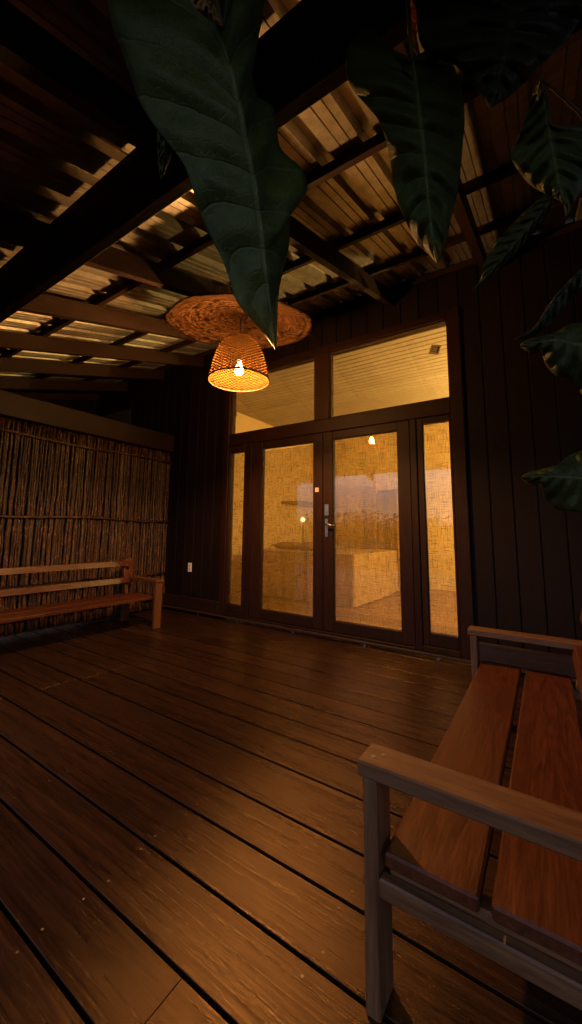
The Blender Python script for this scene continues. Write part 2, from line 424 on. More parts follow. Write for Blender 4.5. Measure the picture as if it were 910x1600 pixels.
# ================================================================ HOUSE
house = empty('house', (-1.9, 0, 0), 'dark stained timber house front with glazed double doors', 'house')
FX0, FX1, FZ1 = -3.30, -.52, 3.06
def plank_run(bm, xs, z0, z1, y0=-.022, y1=0.0):
    for a, b in zip(xs, xs[1:]):
        d = random.uniform(-.0015, .0015)
        box(bm, (a+.003, y0+d, z0), (b-.003, y1, z1), .004)
bm = bmesh.new()
plank_run(bm, [-5.30+.1667*k for k in range(13)], .12, 3.46)
plank_run(bm, [-6.39+.1793*k for k in range(7)], 2.98, 3.46)
plank_run(bm, [FX1+.163*k for k in range(20)], .12, 3.46)
plank_run(bm, [FX0+.1738*k for k in range(17)], FZ1+.01, 3.46)
link('plank_wall', bm, m_wall, house)
bm = bmesh.new()      # wall core behind the planks
box(bm, (-5.30, .003, .02), (FX0-.003, .09, 3.535), 0); box(bm, (FX1+.003, .003, .02), (2.74, .09, 3.535), 0); box(bm, (FX0-.003, .003, FZ1+.01), (FX1+.003, .09, 3.535), 0)
link('wall_core', bm, m_wall, house)
bx('skirting_board', (-5.30, -.05, .055), (FX0-.0, -.024, .20), m_frameX, house, .006); bx('skirting_board', (FX1+.0, -.05, .055), (2.74, -.024, .20), m_frameX, house, .006)
bm = bmesh.new(); box(bm, (-5.32, -.085, .035), (2.74, .06, .0535), .003)
link('sill_strip', bm, wood('sill_wood', (.06, .032, .022), (.03, .016, .011), 'X', .5, .8, .3), house)
# little clips under the sill
for cxp in (-3.62, -2.98, -2.22, -1.44, -.80): bx('sill_clip', (cxp-.012, -.078, .002), (cxp+.012, -.05, .034), m_wire, house, .002)
# main frame of the door unit
fr = bmesh.new()
for a, b in ((FX0, -3.215), (-.625+.001, FX1)): box(fr, (a, -.055, .055), (b, .075, FZ1), .005)
box(fr, (-3.2145, -.05, 2.10), (-.6245, .07, 2.2585-.02), .005)           # transom bar
box(fr, (-3.2145, -.055, 2.985), (-.6245, .075, FZ1), .005)                 # head
box(fr, (-1.995, -.05, 2.24), (-1.815, .07, 2.984), .005)                   # upper mullion
box(fr, (-2.925, -.05, .056), (-2.845, .07, 2.099), .005)                   # lower mullions
box(fr, (-.985, -.05, .056), (-.925, .07, 2.099), .005)
box(fr, (-3.2145, -.06, .056), (-2.926, .075, .105), .004); box(fr, (-2.844, -.06, .056), (-.986, .075, .075), .004); box(fr, (-.924, -.06, .056), (-.6245, .075, .105), .004)
link('door_frame', fr, m_frameZ, house)
def glazed(name, x0, x1, z0, z1, px0, px1, pz0, pz1, y0, y1, label=None):
    """leaf with stiles, rails and one pane; returns the leaf"""
    bm = bmesh.new()
    box(bm, (x0, y0, z0), (px0, y1, z1), .004); box(bm, (px1, y0, z0), (x1, y1, z1), .004)
    box(bm, (px0, y0+.001, z0), (px1, y1-.001, pz0), .004); box(bm, (px0, y0+.001, pz1), (px1, y1-.001, z1), .004)
    # glazing bead
    b = .010; yb0, yb1 = y0+.012, y0+.022
    box(bm, (px0-.002, yb0, pz0-.002), (px0+b*.5, yb1, pz1+.002), 0); box(bm, (px1-b*.5, yb0, pz0-.002), (px1+.002, yb1, pz1+.002), 0)
    lf = link(name, bm, m_frameZ, house)
    g = bmesh.new(); box(g, (px0-.004, y0+.024, pz0-.004), (px1+.004, y0+.029, pz1+.004), 0)
    p = link('pane', g, m_glass, lf); p.matrix_parent_inverse = Matrix(); p.location = -lf.location
    p.parent = lf
    if label: lf['label'] = label
    return lf
glazed('transom_window', -3.213, -1.997, 2.2405, 2.983, -3.200, -1.999-.004, 2.2585, 2.977, -.030, .03)
tw = glazed('transom_window', -1.813, -.6255, 2.2405, 2.983, -1.8075, -.630, 2.2585, 2.977, -.030, .03)
sl = glazed('sidelight', -3.213, -2.927, .107, 2.098, -3.1975, -2.969, .188, 2.013, -.036, .03)
sr = glazed('sidelight', -.923, -.6265, .107, 2.098, -.8698, -.6426, .207, 2.045, -.036, .03)
dl = glazed('door', -2.842, -1.892, .080, 2.096, -2.692, -2.0077, .1835, 2.013, -.042, .022)
dr = glazed('door', -1.888, -.988, .080, 2.096, -1.7755, -1.1041, .1835, 2.013, -.042, .022)
# lock gear on the right leaf, small tag on the left one
def child(name, bm, mat, par, smooth=False):
    o = link(name, bm, mat, None, smooth); o.parent = par; return o
b = bmesh.new(); box(b, (-1.868, -.052, 1.215), (-1.818, -.0425, 1.335), .004); child('lock_plate', b, m_metal, dr)
b = bmesh.new(); tube(b, [(-1.843, -.06, 1.262), (-1.843, -.05, 1.262)], .012, 14); child('key_cylinder', b, m_metal, dr)
b = bmesh.new(); box(b, (-1.864, -.050, 1.00), (-1.828, -.0425, 1.185), .006)
tube(b, [(-1.846, -.043, 1.13), (-1.846, -.085, 1.13), (-1.835, -.098, 1.129), (-1.79, -.10, 1.122), (-1.735, -.098, 1.118)], [.011, .010, .010, .009, .008], 10)
tube(b, [(-1.846, -.056, 1.035), (-1.846, -.048, 1.035)], .011, 12)
child('handle', b, m_metal, dr)
b = bmesh.new(); box(b, (-1.980, -.0455, 1.466), (-1.938, -.0425, 1.512), 0); child('sticker', b, plain('pink_paper', (.75, .45, .36), .8), dl)
# paper sticker with a few lines on the right transom pane
b = bmesh.new()
ctr = aty(680, 546, -.009); mt = Matrix.Translation(ctr) @ Matrix.Rotation(R_(18), 4, 'Y')
box(b, (-.045, 0, -.045), (.045, .002, .045), 0, mtx=mt)
for k, (xa, xb, za) in enumerate(((-.03, .012, .02), (-.034, .0, 0.0), (-.03, .01, -.02))): box(b, (xa, -.0008, za), (xb, .0, za+.006), 0, mi=1, mtx=mt)
box(b, (.02, -.0008, -.03), (.032, 0, .03), 0, mi=1, mtx=mt)
st_ = child('sticker', b, [plain('waxy_paper', (.34, .27, .17), .7), m_black], tw)

# interior shell
IX0, IX1, IY1, IZ1 = -4.42, .7, 4.1, 3.16
bm = bmesh.new()
box(bm, (IX0-.1, .095, -.02), (IX0, IY1, IZ1), 0); box(bm, (IX1, .095, -.02), (IX1+.1, IY1, IZ1), 0); box(bm, (IX0-.1, IY1+.002, -.02), (IX1+.1, IY1+.1, IZ1), 0)
box(bm, (IX0, .0915, -.02), (FX0-.01, .0945, IZ1), 0); box(bm, (FX1+.01, .0915, -.02), (IX1, .0945, IZ1), 0)
link('interior_wall', bm, m_cream, house)
bm = bmesh.new(); yy = .096
while yy < IY1-.01:
    box(bm, (IX0, yy+.005, IZ1), (IX1, min(yy+.105, IY1)-.005, IZ1+.018), .005); yy += .105
box(bm, (IX0-.1, .096, IZ1+.019), (IX1+.1, IY1+.1, IZ1+.05), 0)
link('interior_ceiling', bm, wood('painted_ceiling_boards', (.43, .375, .285), (.36, .31, .23), 'X', .6, .3, .3, vary=.05), house)
bm = bmesh.new(); yy = .062
while yy < IY1:
    box(bm, (IX0, yy+.002, -.01), (IX1, yy+.14-.002, .028), .002); yy += .14
link('interior_floor', bm, wood('interior_floor_wood', (.34, .18, .08), (.2, .1, .045), 'X', .4, .8), house)

# burlap curtains behind the glass
def curtain(x0, x1, z0, z1, label, ph):
    bm = bmesh.new()
    def fn(s, t):
        x = x0+(x1-x0)*s; z = z0+(z1-z0)*t
        y = .052 + .006*math.sin(x*24+ph) + .004*math.sin(x*61+ph*2+z*1.3) + .003*noise.noise(Vector((x*3, z*2, ph)))
        dz = .006*noise.noise(Vector((x*14, ph, 0)))*(1 if t > .98 else 0)
        return Vector((x, y, z+dz))
    sheet(bm, 90, 40, fn)
    o = link('burlap_curtain', bm, m_burlap, smooth=True)
    sm = o.modifiers.new('thickness', 'SOLIDIFY'); sm.thickness = .0012
    return tag(o, label, 'curtain', 'woven curtains behind the glass doors')
curtain(-3.206, -2.93, .110, 2.022, 'narrow dim burlap curtain filling the left sidelight of the doors', 0.3)
curtain(-2.78, -1.925, .12, 2.006, 'wide burlap curtain behind the door leaf with the pink sticker', 1.7)
curtain(-1.86, -1.04, .12, 2.05, 'wide burlap curtain behind the door leaf with the handle', 3.1)
curtain(-.918, -.63, .112, 2.09, 'narrow coarse burlap curtain in the right sidelight beside the bench', 4.4)

# room contents -----------------------------------------------------
bed = empty('bed', (-2.8, 2.2, 0), 'bed under a pale cloth that hangs down to the room floor', 'bed')
bm = bmesh.new(); box(bm, (-4.0, 1.46, .10), (-2.26, 3.25, .70), .03); link('mattress', bm, plain('linen', (.55, .42, .25), .8), bed)
for xx in (-3.93, -2.40):
    for yv in (1.52, 3.12): bx('bed_foot', (xx, yv, .028), (xx+.06, yv+.06, .10), m_frameZ, bed)
bm = bmesh.new()
per = [(-4.03, 3.3), (-4.03, 1.45), (-2.2, 1.45), (-2.2, 3.3)]
pts = []
for (ax, ay), (bx_, by_) in zip(per, per[1:]):
    n = int(max(abs(bx_-ax), abs(by_-ay))/.03)
    for k in range(n): pts.append((ax+(bx_-ax)*k/n, ay+(by_-ay)*k/n))
pts.append(per[-1])
def clo(s, t):
    i = s*(len(pts)-1); k = min(int(i), len(pts)-2); f = i-k
    x = pts[k][0]*(1-f)+pts[k+1][0]*f; y = pts[k][1]*(1-f)+pts[k+1][1]*f
    w = (1-t)*.020*math.sin(s*70+math.sin(s*23)*2)+(1-t)*.008*math.sin(s*190+1)
    nx, ny = (0, -1) if abs(y-1.45) < .01 else ((1, 0) if x > -3 else (-1, 0))
    return Vector((x+nx*(w+.04*(1-t)), y+ny*(w+.04*(1-t)), .05+.69*t))
sheet(bm, len(pts)-1, 10, clo)
box(bm, (-4.03, 1.45, .738), (-2.2, 3.3, .748), .004)
link('bed_cloth', bm, plain('bed_linen', (.42, .29, .15), .85, noise_s=6, amt=.15), bed, smooth=False)
def pillow(c, sx, sy, sz, label):
    bm = bmesh.new(); bmesh.ops.create_cube(bm, size=1)
    bmesh.ops.subdivide_edges(bm, edges=bm.edges[:], cuts=6, use_grid_fill=True)
    for v in bm.verts:
        x, y, z = v.co*2
        e = max(0, (1-abs(x)**4))*max(0, (1-abs(y)**4))
        v.co = Vector((x*sx*(1-.10*(1-abs(y))), y*sy*(1-.10*(1-abs(x))), z*sz*(.12+.88*e)))+Vector(c)
    o = link('pillow', bm, plain('pillow_linen', (.28, .17, .08), .9, noise_s=12), smooth=True); return tag(o, label, 'pillow', 'pillows lying on the bed')
pillow((-3.05, 1.95, .81), .30, .22, .085, 'plump dark pillow near the middle of the cloth-covered bed')
pillow((-3.72, 2.2, .80), .26, .25, .07, 'flatter dark pillow near the wall end of the bed')
ward = empty('wardrobe', (-2.42, 3.7, .03), 'tall pale wooden cupboard with dark open front behind the bed', 'wardrobe')
bm = bmesh.new()
wx0, wx1, wy0, wy1 = -2.66, -2.18, 3.45, 3.95
box(bm, (wx0, wy0, .03), (wx0+.05, wy1, 2.0), .003); box(bm, (wx1-.05, wy0, .03), (wx1, wy1, 1.86), .003); box(bm, (wx0+.051, wy1-.03, .03), (wx1-.051, wy1, 1.86), 0)
link('carcass', bm, wood('pale_cupboard_wood', (.42, .28, .13), (.28, .17, .07), 'Z', .5, .6), ward)
m_sh = wood('pale_shelf_wood', (.24, .14, .06), (.16, .09, .04), 'X', .5, .6)
for z in (.04, .80, 1.30, 1.83): bx('shelf_board', (wx0+.051, wy0+.02, z), (wx1-.051, wy1-.031, z+.025), m_sh, ward, .002)
bm = bmesh.new(); box(bm, (wx0+.06, wy0-.002, .84), (wx1-.055, wy0+.018, 1.80), .003); link('cupboard_door', bm, wood('brown_door_wood', (.12, .06, .025), (.07, .035, .015), 'Z', .5, .6), ward)
sh = bmesh.new(); box(sh, (-4.415, 2.9, 1.62), (-3.95, 4.09, 1.66), .004); tag(link('wall_shelf', sh, wood('shelf_wood', (.14, .07, .03), (.08, .04, .02), 'Y', .5)), 'brown plank shelf on the room wall above the bed', 'shelf')
nt_ = empty('bedside_lamp', (-3.35, 3.75, 0), 'small lit lamp on a thin stand seen through the left door curtain', 'lamp')
lp = aty(474, 812, 3.75); nt_.location = (lp.x, 3.75, .03)
bm = bmesh.new(); tube(bm, [(lp.x, 3.75, .03), (lp.x, 3.75, .05)], .11, 20); tube(bm, [(lp.x, 3.75, .05), (lp.x, 3.75, lp.z-.03)], .009, 8)
link('stand', bm, m_black, nt_)
bm = bmesh.new(); bmesh.ops.create_icosphere(bm, subdivisions=2, radius=.04, matrix=Matrix.Translation(lp)); link('bulb', bm, emit('warm_small_bulb', (1, .62, .18), 14), nt_, smooth=True)
rp = empty('room_pendant', (.28, 2.1, IZ1), 'hanging room lamp out of sight behind the right wall', 'lamp')
bm = bmesh.new(); tube(bm, [(.28, 2.1, IZ1-.001), (.28, 2.1, IZ1-.03)], .05, 20); tube(bm, [(.28, 2.1, IZ1-.031), (.28, 2.1, 1.98)], .004, 6); link('cord', bm, m_black, rp)
bm = bmesh.new(); bmesh.ops.create_uvsphere(bm, u_segments=24, v_segments=12, radius=.08, matrix=Matrix.Translation((.28, 2.1, 1.9))); link('bulb', bm, emit('room_pendant_bulb', (1, .61, .17), ROOM), rp, smooth=True)
jb = bmesh.new(); p = aty(377, 644, 1.4); box(jb, (IX0+.001, 1.30, IZ1-.11), (IX0+.05, 1.42, IZ1-.012), .004); tag(link('wall_box', jb, plain('grey_plastic', (.22, .18, .13), .5)), 'small grey box high on the room wall under the ceiling', 'junction box')

# ================================================================ VERANDAH ROOF
T = math.tan(R_(16.5)); CS = math.cos(R_(16.5))
def roofz(y, off=0): return 3.29 + T*y + off
roof = empty('verandah_roof', (-1.9, -2.0, roofz(-2.0)), 'lean-to verandah roof of corrugated sheets on dark timber rafters', 'roof')
def slope_box(bm, x0, x1, y0, y1, o0, o1, bev=.004):
    vs_ = box(bm, (x0, y0, 0), (x1, y1, 1), 0)
    bot = [v for v in vs_ if v.co.z < .5]
    for v in vs_: v.co.z = roofz(v.co.y, o0 if v in bot else o1)
EAVE = -4.05
for k in range(-6, 4):
    xr = -1.115 + .87*k + (-.02 if k % 2 else .015)
    bm = bmesh.new(); slope_box(bm, xr-.05, xr, EAVE+.06, -.024, 0, .14); link('rafter', bm, m_raft, roof)
for y in (-.02-.63, -1.31, -2.05, -3.38, -3.97, -.06):
    bm = bmesh.new(); slope_box(bm, -6.35, 1.8, y-.022, y+.022, .141, .199); link('purlin', bm, m_purl, roof)
bm = bmesh.new(); slope_box(bm, -6.35, 1.8, -2.78, -2.73, -.157, .174)
for v in bm.verts:
    if v.co.z < 2.4: v.co.z = 2.31
bmesh.ops.bevel(bm, geom=bm.edges[:], offset=.005, segments=1, affect='EDGES'); link('main_beam', bm, m_purl, roof)
for xx in (-5.9, 1.35): bx('post', (xx, -2.805, -.74), (xx+.1, -2.705, 2.309), m_frameZ, roof, .006)
# trapezoidal sheets
PIT = .218
def prof(x):
    q = (x/PIT) % 1.0
    if q < .615: return 0.
    if q < .675: return .045
    if q < .935: return .045
    return 0.
sx = -6.4
for k in range(7):
    w = PIT*6
    bm = bmesh.new(); xs = []
    for j in range(7):
        for q in (0, .185, .20, .215, .415, .43, .445, .61, .67, .87, .93):
            xx = sx+(j+q)*PIT
            if xx <= sx+w+PIT*.62: xs.append(xx)
    def fn(s, t, xs=xs):
        x = xs[int(round(s*(len(xs)-1)))]; y = EAVE-.10+(4.2)*t + (0 if k % 2 else .006)
        q = ((x-sx)/PIT) % 1.0
        z = (.045 if .66 < q < .90 else 0) + (.003 if k % 2 else 0)
        if abs(q-.20) < .004 or abs(q-.43) < .004: z += .009
        z += .0012*noise.noise(Vector((x*2, y*1.1, k)))
        return Vector((x, y, roofz(y, .203)+z))
    sheet(bm, len(xs)-1, 24, fn)
    for f in bm.faces: f.smooth = False
    o = link('roof_sheet', bm, m_galv, roof); sm = o.modifiers.new('thickness', 'SOLIDIFY'); sm.thickness = .0008; sm.offset = 1
    sx += w
bm = bmesh.new(); plank = [-4.1+.17*k for k in range(26)]  # added boarding beyond the stick wall, placed to block the sky
for a, b in zip(plank, plank[1:]): box(bm, (-6.44, a+.0015, .30), (-6.405, b-.0015, roofz(a)+.245), .003)
tag(link('sky_block_boards', bm, m_wall), 'added dark boards blocking the sky beyond the stick wall', 'wall')
# grey neighbouring panel in the gap at the left corner
bm = bmesh.new(); box(bm, (-6.38, .02, -.7), (-5.33, .05, 3.2), .003)
tag(link('grey_panel', bm, plain('grey_board', (.07, .075, .08), .8, noise_s=5)), 'grey board panel showing in the gap above the stick wall beam', 'panel')

# ================================================================ STICK WALL
SX = -4.33
sw = empty('stick_wall', (SX, -1.6, 0), 'screen wall of thin upright sticks tied to level rails', 'stick wall')
bm = bmesh.new(); y = -.03
while y > -3.4:
    r = random.uniform(.010, .0185); y -= r
    lean = random.uniform(-.02, .02); top = 2.12 + random.uniform(-.05, .012)
    xo = random.uniform(-.012, .012); n = 18; bend = random.uniform(-.012, .012); ph = random.uniform(0, 6)
    pts_ = [(SX+xo+.006*math.sin(k*1.7+ph), y+lean*(k/n-.5)*1.0+bend*math.sin(k/n*3.1)+.004*math.sin(k*2.3+ph), .02+(top-.02)*k/n) for k in range(n+1)]
    tube(bm, pts_, [r*(1.05-.25*k/n)*random.choice((.86, .95, 1.0, 1.06, 1.22)) for k in range(n+1)], 8)
    y -= r*random.uniform(.75, 1.05)
y = -.02                                    # a second, sparser layer behind
while y > -3.4:
    r = random.uniform(.010, .016); y -= r*1.75
    lean = random.uniform(-.05, .05)
    tube(bm, [(SX-.035+random.uniform(-.006, .006), y+lean*(k/4-.5), .02+2.11*k/4) for k in range(5)], r, 6)
link('stick_screen', bm, m_stick, sw)
for z, r, xo in ((1.985, .017, .028), (1.165, .016, .030), (.46, .017, .030)):
    bm = bmesh.new(); n = 14
    tube(bm, [(SX+xo+.004*math.sin(k*1.9+z), -.03-3.35*k/n, z+.012*math.sin(k*.9+z*3)) for k in range(n+1)], [r*random.uniform(.8, 1.15) for k in range(n+1)], 8)
    for k in range(18):                     # wire ties
        yy = -.1-.18*k; tube(bm, [(SX+xo+.02*math.cos(a), yy, z+.02*math.sin(a)+.012*math.sin(z*3+yy*-3.76)) for a in (0, 1.2, 2.4, 3.6, 4.8, 6.1)], .0018, 4, mi=1)
    link('rail', bm, [m_stick, m_wire], sw)
bm = bmesh.new(); box(bm, (SX-.06, -4.0, 2.135), (SX+.06, -.03, 2.375), .006); link('top_beam', bm, m_beamY, sw)

# ================================================================ BENCHES
def make_bench(o):
    """front edge at local x=0, back towards +x, centred on y; L = 1.666"""
    H = .833
    def P(name, a, b, mat, bev=.004):
        bm = bmesh.new(); box(bm, a, b, bev); ob = link(name, bm, mat); ob.parent = o; return ob
    for s in (-1, 1):
        ya, yb = (-H, -H+.092) if s < 0 else (H-.092, H)
        P('leg', (0, ya, 0), (.034, yb, .479), m_bZ)
        P('leg', (.565, ya, 0), (.615, yb, .71), m_bZ)
        P('armrest', (-.012, ya-(.004 if s < 0 else 0), .480), (.560, yb+(.004 if s > 0 else 0), .515), m_bX)
        yr = (-H, -H+.03) if s < 0 else (H-.03, H)
        P('side_rail', (.0345, yr[0], .243), (.5645, yr[1], .283), m_bX)
        # slanted back support
        bm = bmesh.new()
        yv = (-H+.095, -H+.13) if s < 0 else (H-.13, H-.095)
        vs_ = box(bm, (.47, yv[0], .30), (.51, yv[1], .70), .003)
        for v in vs_: v.co.x += (v.co.z-.335)*.24
        ob = link('back_support', bm, m_bZ); ob.parent = o
    P('bearer', (.05, -H+.0305, .245), (.56, -H+.075, .302), m_bX); P('bearer', (.05, H-.075, .245), (.56, H-.0305, .302), m_bX)
    for a, b in ((.045, .237), (.259, .455)):
        P('seat_board', (a, -H+.010, .303), (b, H-.010, .334), m_bY, .005)
    for z in (.445, .628):
        bm = bmesh.new()
        vs_ = box(bm, (.435, -H+.06, z), (.468, H-.06, z+.062), .004)
        for v in vs_: v.co.x += (v.co.z-.335)*.24
        ob = link('back_rail', bm, m_bY); ob.parent = o
    # screws in the arm ends
    for s in (-1, 1):
        for dx in (.012, .03):
            bm = bmesh.new(); tube(bm, [(dx+.004, s*(H-.03-(dx-.012)*1.2), .5151), (dx+.004, s*(H-.03-(dx-.012)*1.2), .5162)], .0055, 10)
            ob = link('screw', bm, m_metal); ob.parent = o
b1 = empty('bench', (-.392, -1.833, 0), 'low slatted bench in the right foreground with greyed arm end', 'bench', 'slatted wooden benches')
make_bench(b1)
b2 = b1.copy(); col.objects.link(b2)
for c in list(b1.children):
    d = c.copy(); col.objects.link(d); d.parent = b2
    oil = {m_bX: m_oX, m_bZ: m_oZ}.get(d.data.materials[0])      # this bench is oiled, the near one has greyed
    if oil: d.data = d.data.copy(); d.data.materials[0] = oil
b2.location = (-3.49, -1.573, 0); b2.rotation_euler = (0, 0, math.pi)
b2['label'] = 'reddish slatted bench with two back rails before the stick wall'

# ================================================================ PENDANT LAMP AND DISC
LX, LY = -1.89, -1.42
RZ = 2.205
lamp = empty('pendant_lamp', (LX, LY, RZ), 'lit bell-shaped wicker pendant lamp with a bare bulb', 'lamp')
m_shade = weave_mat('wicker_shade', (.052, .023, .0062), (.008, .003, .0009), 34, 270, .10, .12)
pr = [(.235, 0), (.231, .03), (.224, .075), (.214, .13), (.199, .19), (.178, .25), (.147, .301), (.106, .336), (.06, .351), (.018, .355)]
bm = bmesh.new(); lathe(bm, pr, 72)
shd = link('lamp_shade', bm, m_shade, None, True); shd.parent = lamp
sm = shd.modifiers.new('thickness', 'SOLIDIFY'); sm.thickness = .006
bm = bmesh.new(); tube(bm, [(.236*math.cos(a*math.pi/32), .236*math.sin(a*math.pi/32), 0) for a in range(65)], .0065, 8, cap=False)
o = link('shade_rim', bm, plain('cane', (.09, .036, .011), .6, noise_s=40)); o.parent = lamp
bm = bmesh.new(); tube(bm, [(0, 0, .155), (0, 0, .215)], .02, 16); tube(bm, [(0, 0, .215), (0, 0, .235)], .012, 12)
o = link('socket', bm, m_black); o.parent = lamp
bm = bmesh.new(); lathe(bm, [(0, .046), (.012, .048), (.024, .059), (.030, .076), (.027, .098), (.018, .125), (.013, .152), (0, .154)], 24)
o = link('bulb', bm, emit('pendant_bulb', (1, .47, .13), BULB), None, True); o.parent = lamp
bm = bmesh.new(); tube(bm, [(0, 0, .236), (0, .001, .36), (.002, 0, .50), (0, 0, .76)], .004, 8); o = link('cord', bm, m_black); o.parent = lamp

disc = empty('woven_disc', (LX, LY, 2.655), 'wide round woven mat hanging like a hat above the pendant lamp', 'woven disc')
m_disc = straw_mat()
va = math.atan2(LX-CAM.x, LY-CAM.y)   # azimuth from camera
tilt = R_(8.9); axis = Vector((math.cos(va), -math.sin(va), 0))
rim = []
bm = bmesh.new()
NR, NA = 26, 96
rings = [[bm.verts.new((0, 0, .085))]]
for i in range(1, NR+1):
    f = i/NR
    rings.append([])
    for k in range(NA):
        a = k*2*math.pi/NA
        rr = .565*f*(1+(.016*noise.noise(Vector((a*9, 1, 3))) + .035*noise.noise(Vector((math.cos(a)*2.2, math.sin(a)*2.2, 5))) + .012*math.sin(7*a))*f)
        z = .085*(1-f**1.3) + .012*noise.noise(Vector((math.cos(a)*3*f, math.sin(a)*3*f, 2))) + .0035*math.sin(f*70)
        rings[-1].append(bm.verts.new((rr*math.cos(a), rr*math.sin(a), z)))
for r0, r1 in zip(rings, rings[1:]):
    for k in range(NA):
        k2 = (k+1) % NA
        f = bm.faces.new((r0[0], r1[k2], r1[k]) if len(r0) == 1 else (r0[k], r0[k2], r1[k2], r1[k])); f.smooth = True
for k in range(46):                        # loose straw ends round the rim
    a = random.uniform(0, 6.28); r0 = .55; l_ = random.uniform(.015, .06)
    d = Vector((math.cos(a+random.uniform(-1, 1)), math.sin(a+random.uniform(-1, 1)), random.uniform(-.3, .3)))
    p0 = Vector((r0*math.cos(a), r0*math.sin(a), .004)); tube(bm, [p0, p0+d*l_*.5, p0+d*l_+Vector((0, 0, -.006))], [.002, .0016, .0008], 5)
o = link('straw_mat', bm, m_disc, None, True); o.parent = disc
sm = o.modifiers.new('thickness', 'SOLIDIFY'); sm.thickness = .004
disc.rotation_mode = 'QUATERNION'
from mathutils import Quaternion
disc.rotation_quaternion = Quaternion(axis, tilt)
# wires that hang the disc from the rafters
for a in (.6, 2.7, 4.8):
    bm = bmesh.new(); p0 = Vector((.3*math.cos(a), .3*math.sin(a), .05)); tube(bm, [p0, Vector((p0.x*.8, p0.y*.8, .26))], .0015, 5)
    o = link('wire', bm, m_wire); o.parent = disc

# wall outlet
ou = empty('wall_outlet', (-3.843, -.024, .57), 'white double outlet plate low on the dark plank wall', 'outlet')
bm = bmesh.new(); box(bm, (-3.876, -.034, .512), (-3.810, -.0245, .627), .003); link('cover_plate', bm, m_white, ou)
for z in (.545, .594):
    bm = bmesh.new(); box(bm, (-3.862, -.0365, z-.018), (-3.824, -.0342, z+.018), .002)
    box(bm, (-3.852, -.0372, z-.006), (-3.848, -.0366, z+.008), 0, mi=1); box(bm, (-3.838, -.0372, z-.006), (-3.834, -.0366, z+.008), 0, mi=1)
    link('socket', bm, [m_white, m_black], ou)

# ================================================================ HANGING PLANTS
def poly(pts, t):
    L = [0]
    for a, b in zip(pts, pts[1:]): L.append(L[-1]+math.hypot(b[0]-a[0], b[1]-a[1]))
    d = t*L[-1]
    for i in range(len(pts)-1):
        if d <= L[i+1] or i == len(pts)-2:
            f = (d-L[i])/max(L[i+1]-L[i], 1e-6); f = min(max(f, 0), 1)
            return (pts[i][0]*(1-f)+pts[i+1][0]*f, pts[i][1]*(1-f)+pts[i+1][1]*f)
def leaf(parent, mid, left, right, d0, d1, mat, fold=.05, wave=.012, seed=0, nu=22, nv=60, name='leaf', lab=None, dl=0., dr=0.):
    """blade of a leaf spread between its rib and its two margins, each at a depth of its own"""
    def sm_(pts):      # Catmull-Rom to make margins flow
        out = []
        for i in range(len(pts)-1):
            p0 = pts[max(i-1, 0)]; p1 = pts[i]; p2 = pts[i+1]; p3 = pts[min(i+2, len(pts)-1)]
            for k in range(6):
                t = k/6
                out.append(tuple(.5*((2*p1[j])+(-p0[j]+p2[j])*t+(2*p0[j]-5*p1[j]+4*p2[j]-p3[j])*t*t+(-p0[j]+3*p1[j]-3*p2[j]+p3[j])*t**3) for j in (0, 1)))
        return out+[pts[-1]]
    mid, left, right = sm_(mid), sm_(left), sm_(right)
    bm = bmesh.new()
    def fn(s, t):
        u = s*2-1
        e = poly(left if u < 0 else right, t); m_ = poly(mid, t); a = abs(u)
        d_r = .0095
        p = (m_[0]*(1-a)+e[0]*a, m_[1]*(1-a)+e[1]*a)
        d = d0+(d1-d0)*t + fold*(a**1.4) + a*(dl if u < 0 else dr)
        d += wave*a*math.sin(t*23+seed+(1.3 if u < 0 else 0)) + .018*noise.noise(Vector((u*2.3+seed, t*6, seed)))*a
        d += d_r*(.6+.8*abs(noise.noise(Vector((t*5, u, seed)))))*math.sin((t*9-a*1.6)*2*math.pi)*min(1, a*4)*(1-a*.4)
        return atd(p[0], p[1], d)
    sheet(bm, nu, nv, fn)
    bmesh.ops.remove_doubles(bm, verts=bm.verts[:], dist=.00005)
    o = link(name, bm, mat, None, True); o.parent = parent; o.location = -parent.location
    sm = o.modifiers.new('thickness', 'SOLIDIFY'); sm.thickness = .0012
    if lab: o['label'] = lab
    return o
def stalk(parent, pts, rad, mat=None, name='stem'):
    bm = bmesh.new(); tube(bm, [atd(*p) for p in pts], rad, 9)
    o = link(name, bm, mat or m_stem, None); o.parent = parent; o.location = -parent.location; return o

pa = empty('hanging_plant', atd(300, -330, .86), 'hanging plant with one huge drooping leaf in front of the lamp', 'plant', 'leafy plants hanging at the eave')
leaf(pa, [(345, 40), (346, 42), (352, 80), (370, 150), (392, 250), (402, 310), (412, 400), (422, 480), (431, 545)],
     [(345, 40), (325, -40), (270, -110), (200, -90), (170, -10), (176, 40), (190, 75), (205, 120), (222, 165), (245, 200), (262, 222), (287, 255), (300, 290), (318, 345), (345, 400), (360, 440), (370, 470), (395, 500), (412, 520), (431, 545)],
     [(345, 40), (358, -40), (390, -80), (415, -40), (412, 10), (408, 28), (393, 45), (388, 80), (393, 115), (402, 150), (425, 165), (432, 200), (440, 235), (470, 262), (480, 290), (472, 312), (455, 328), (453, 370), (448, 400), (440, 430), (434, 470), (433, 510), (431, 545)],
     .68, .80, m_leaf, .05, .010, 1.0, 26, 90, lab='huge dark green drooping leaf with yellowed tip')
leaf(pa, [(247, 190), (256, 225), (252, 280)], [(247, 190), (246, 225), (249, 262), (252, 280)], [(247, 190), (272, 215), (266, 245), (252, 280)], .80, .82, m_leaf2, .01, .004, 2, 8, 16)
leaf(pa, [(318, -40), (322, 5), (349, 42)], [(318, -40), (296, -20), (305, 12), (349, 42)], [(318, -40), (330, -20), (336, 5), (349, 42)], .655, .66, m_leafY, .01, .003, 3, 8, 16, lab='small withered yellow leaf end')
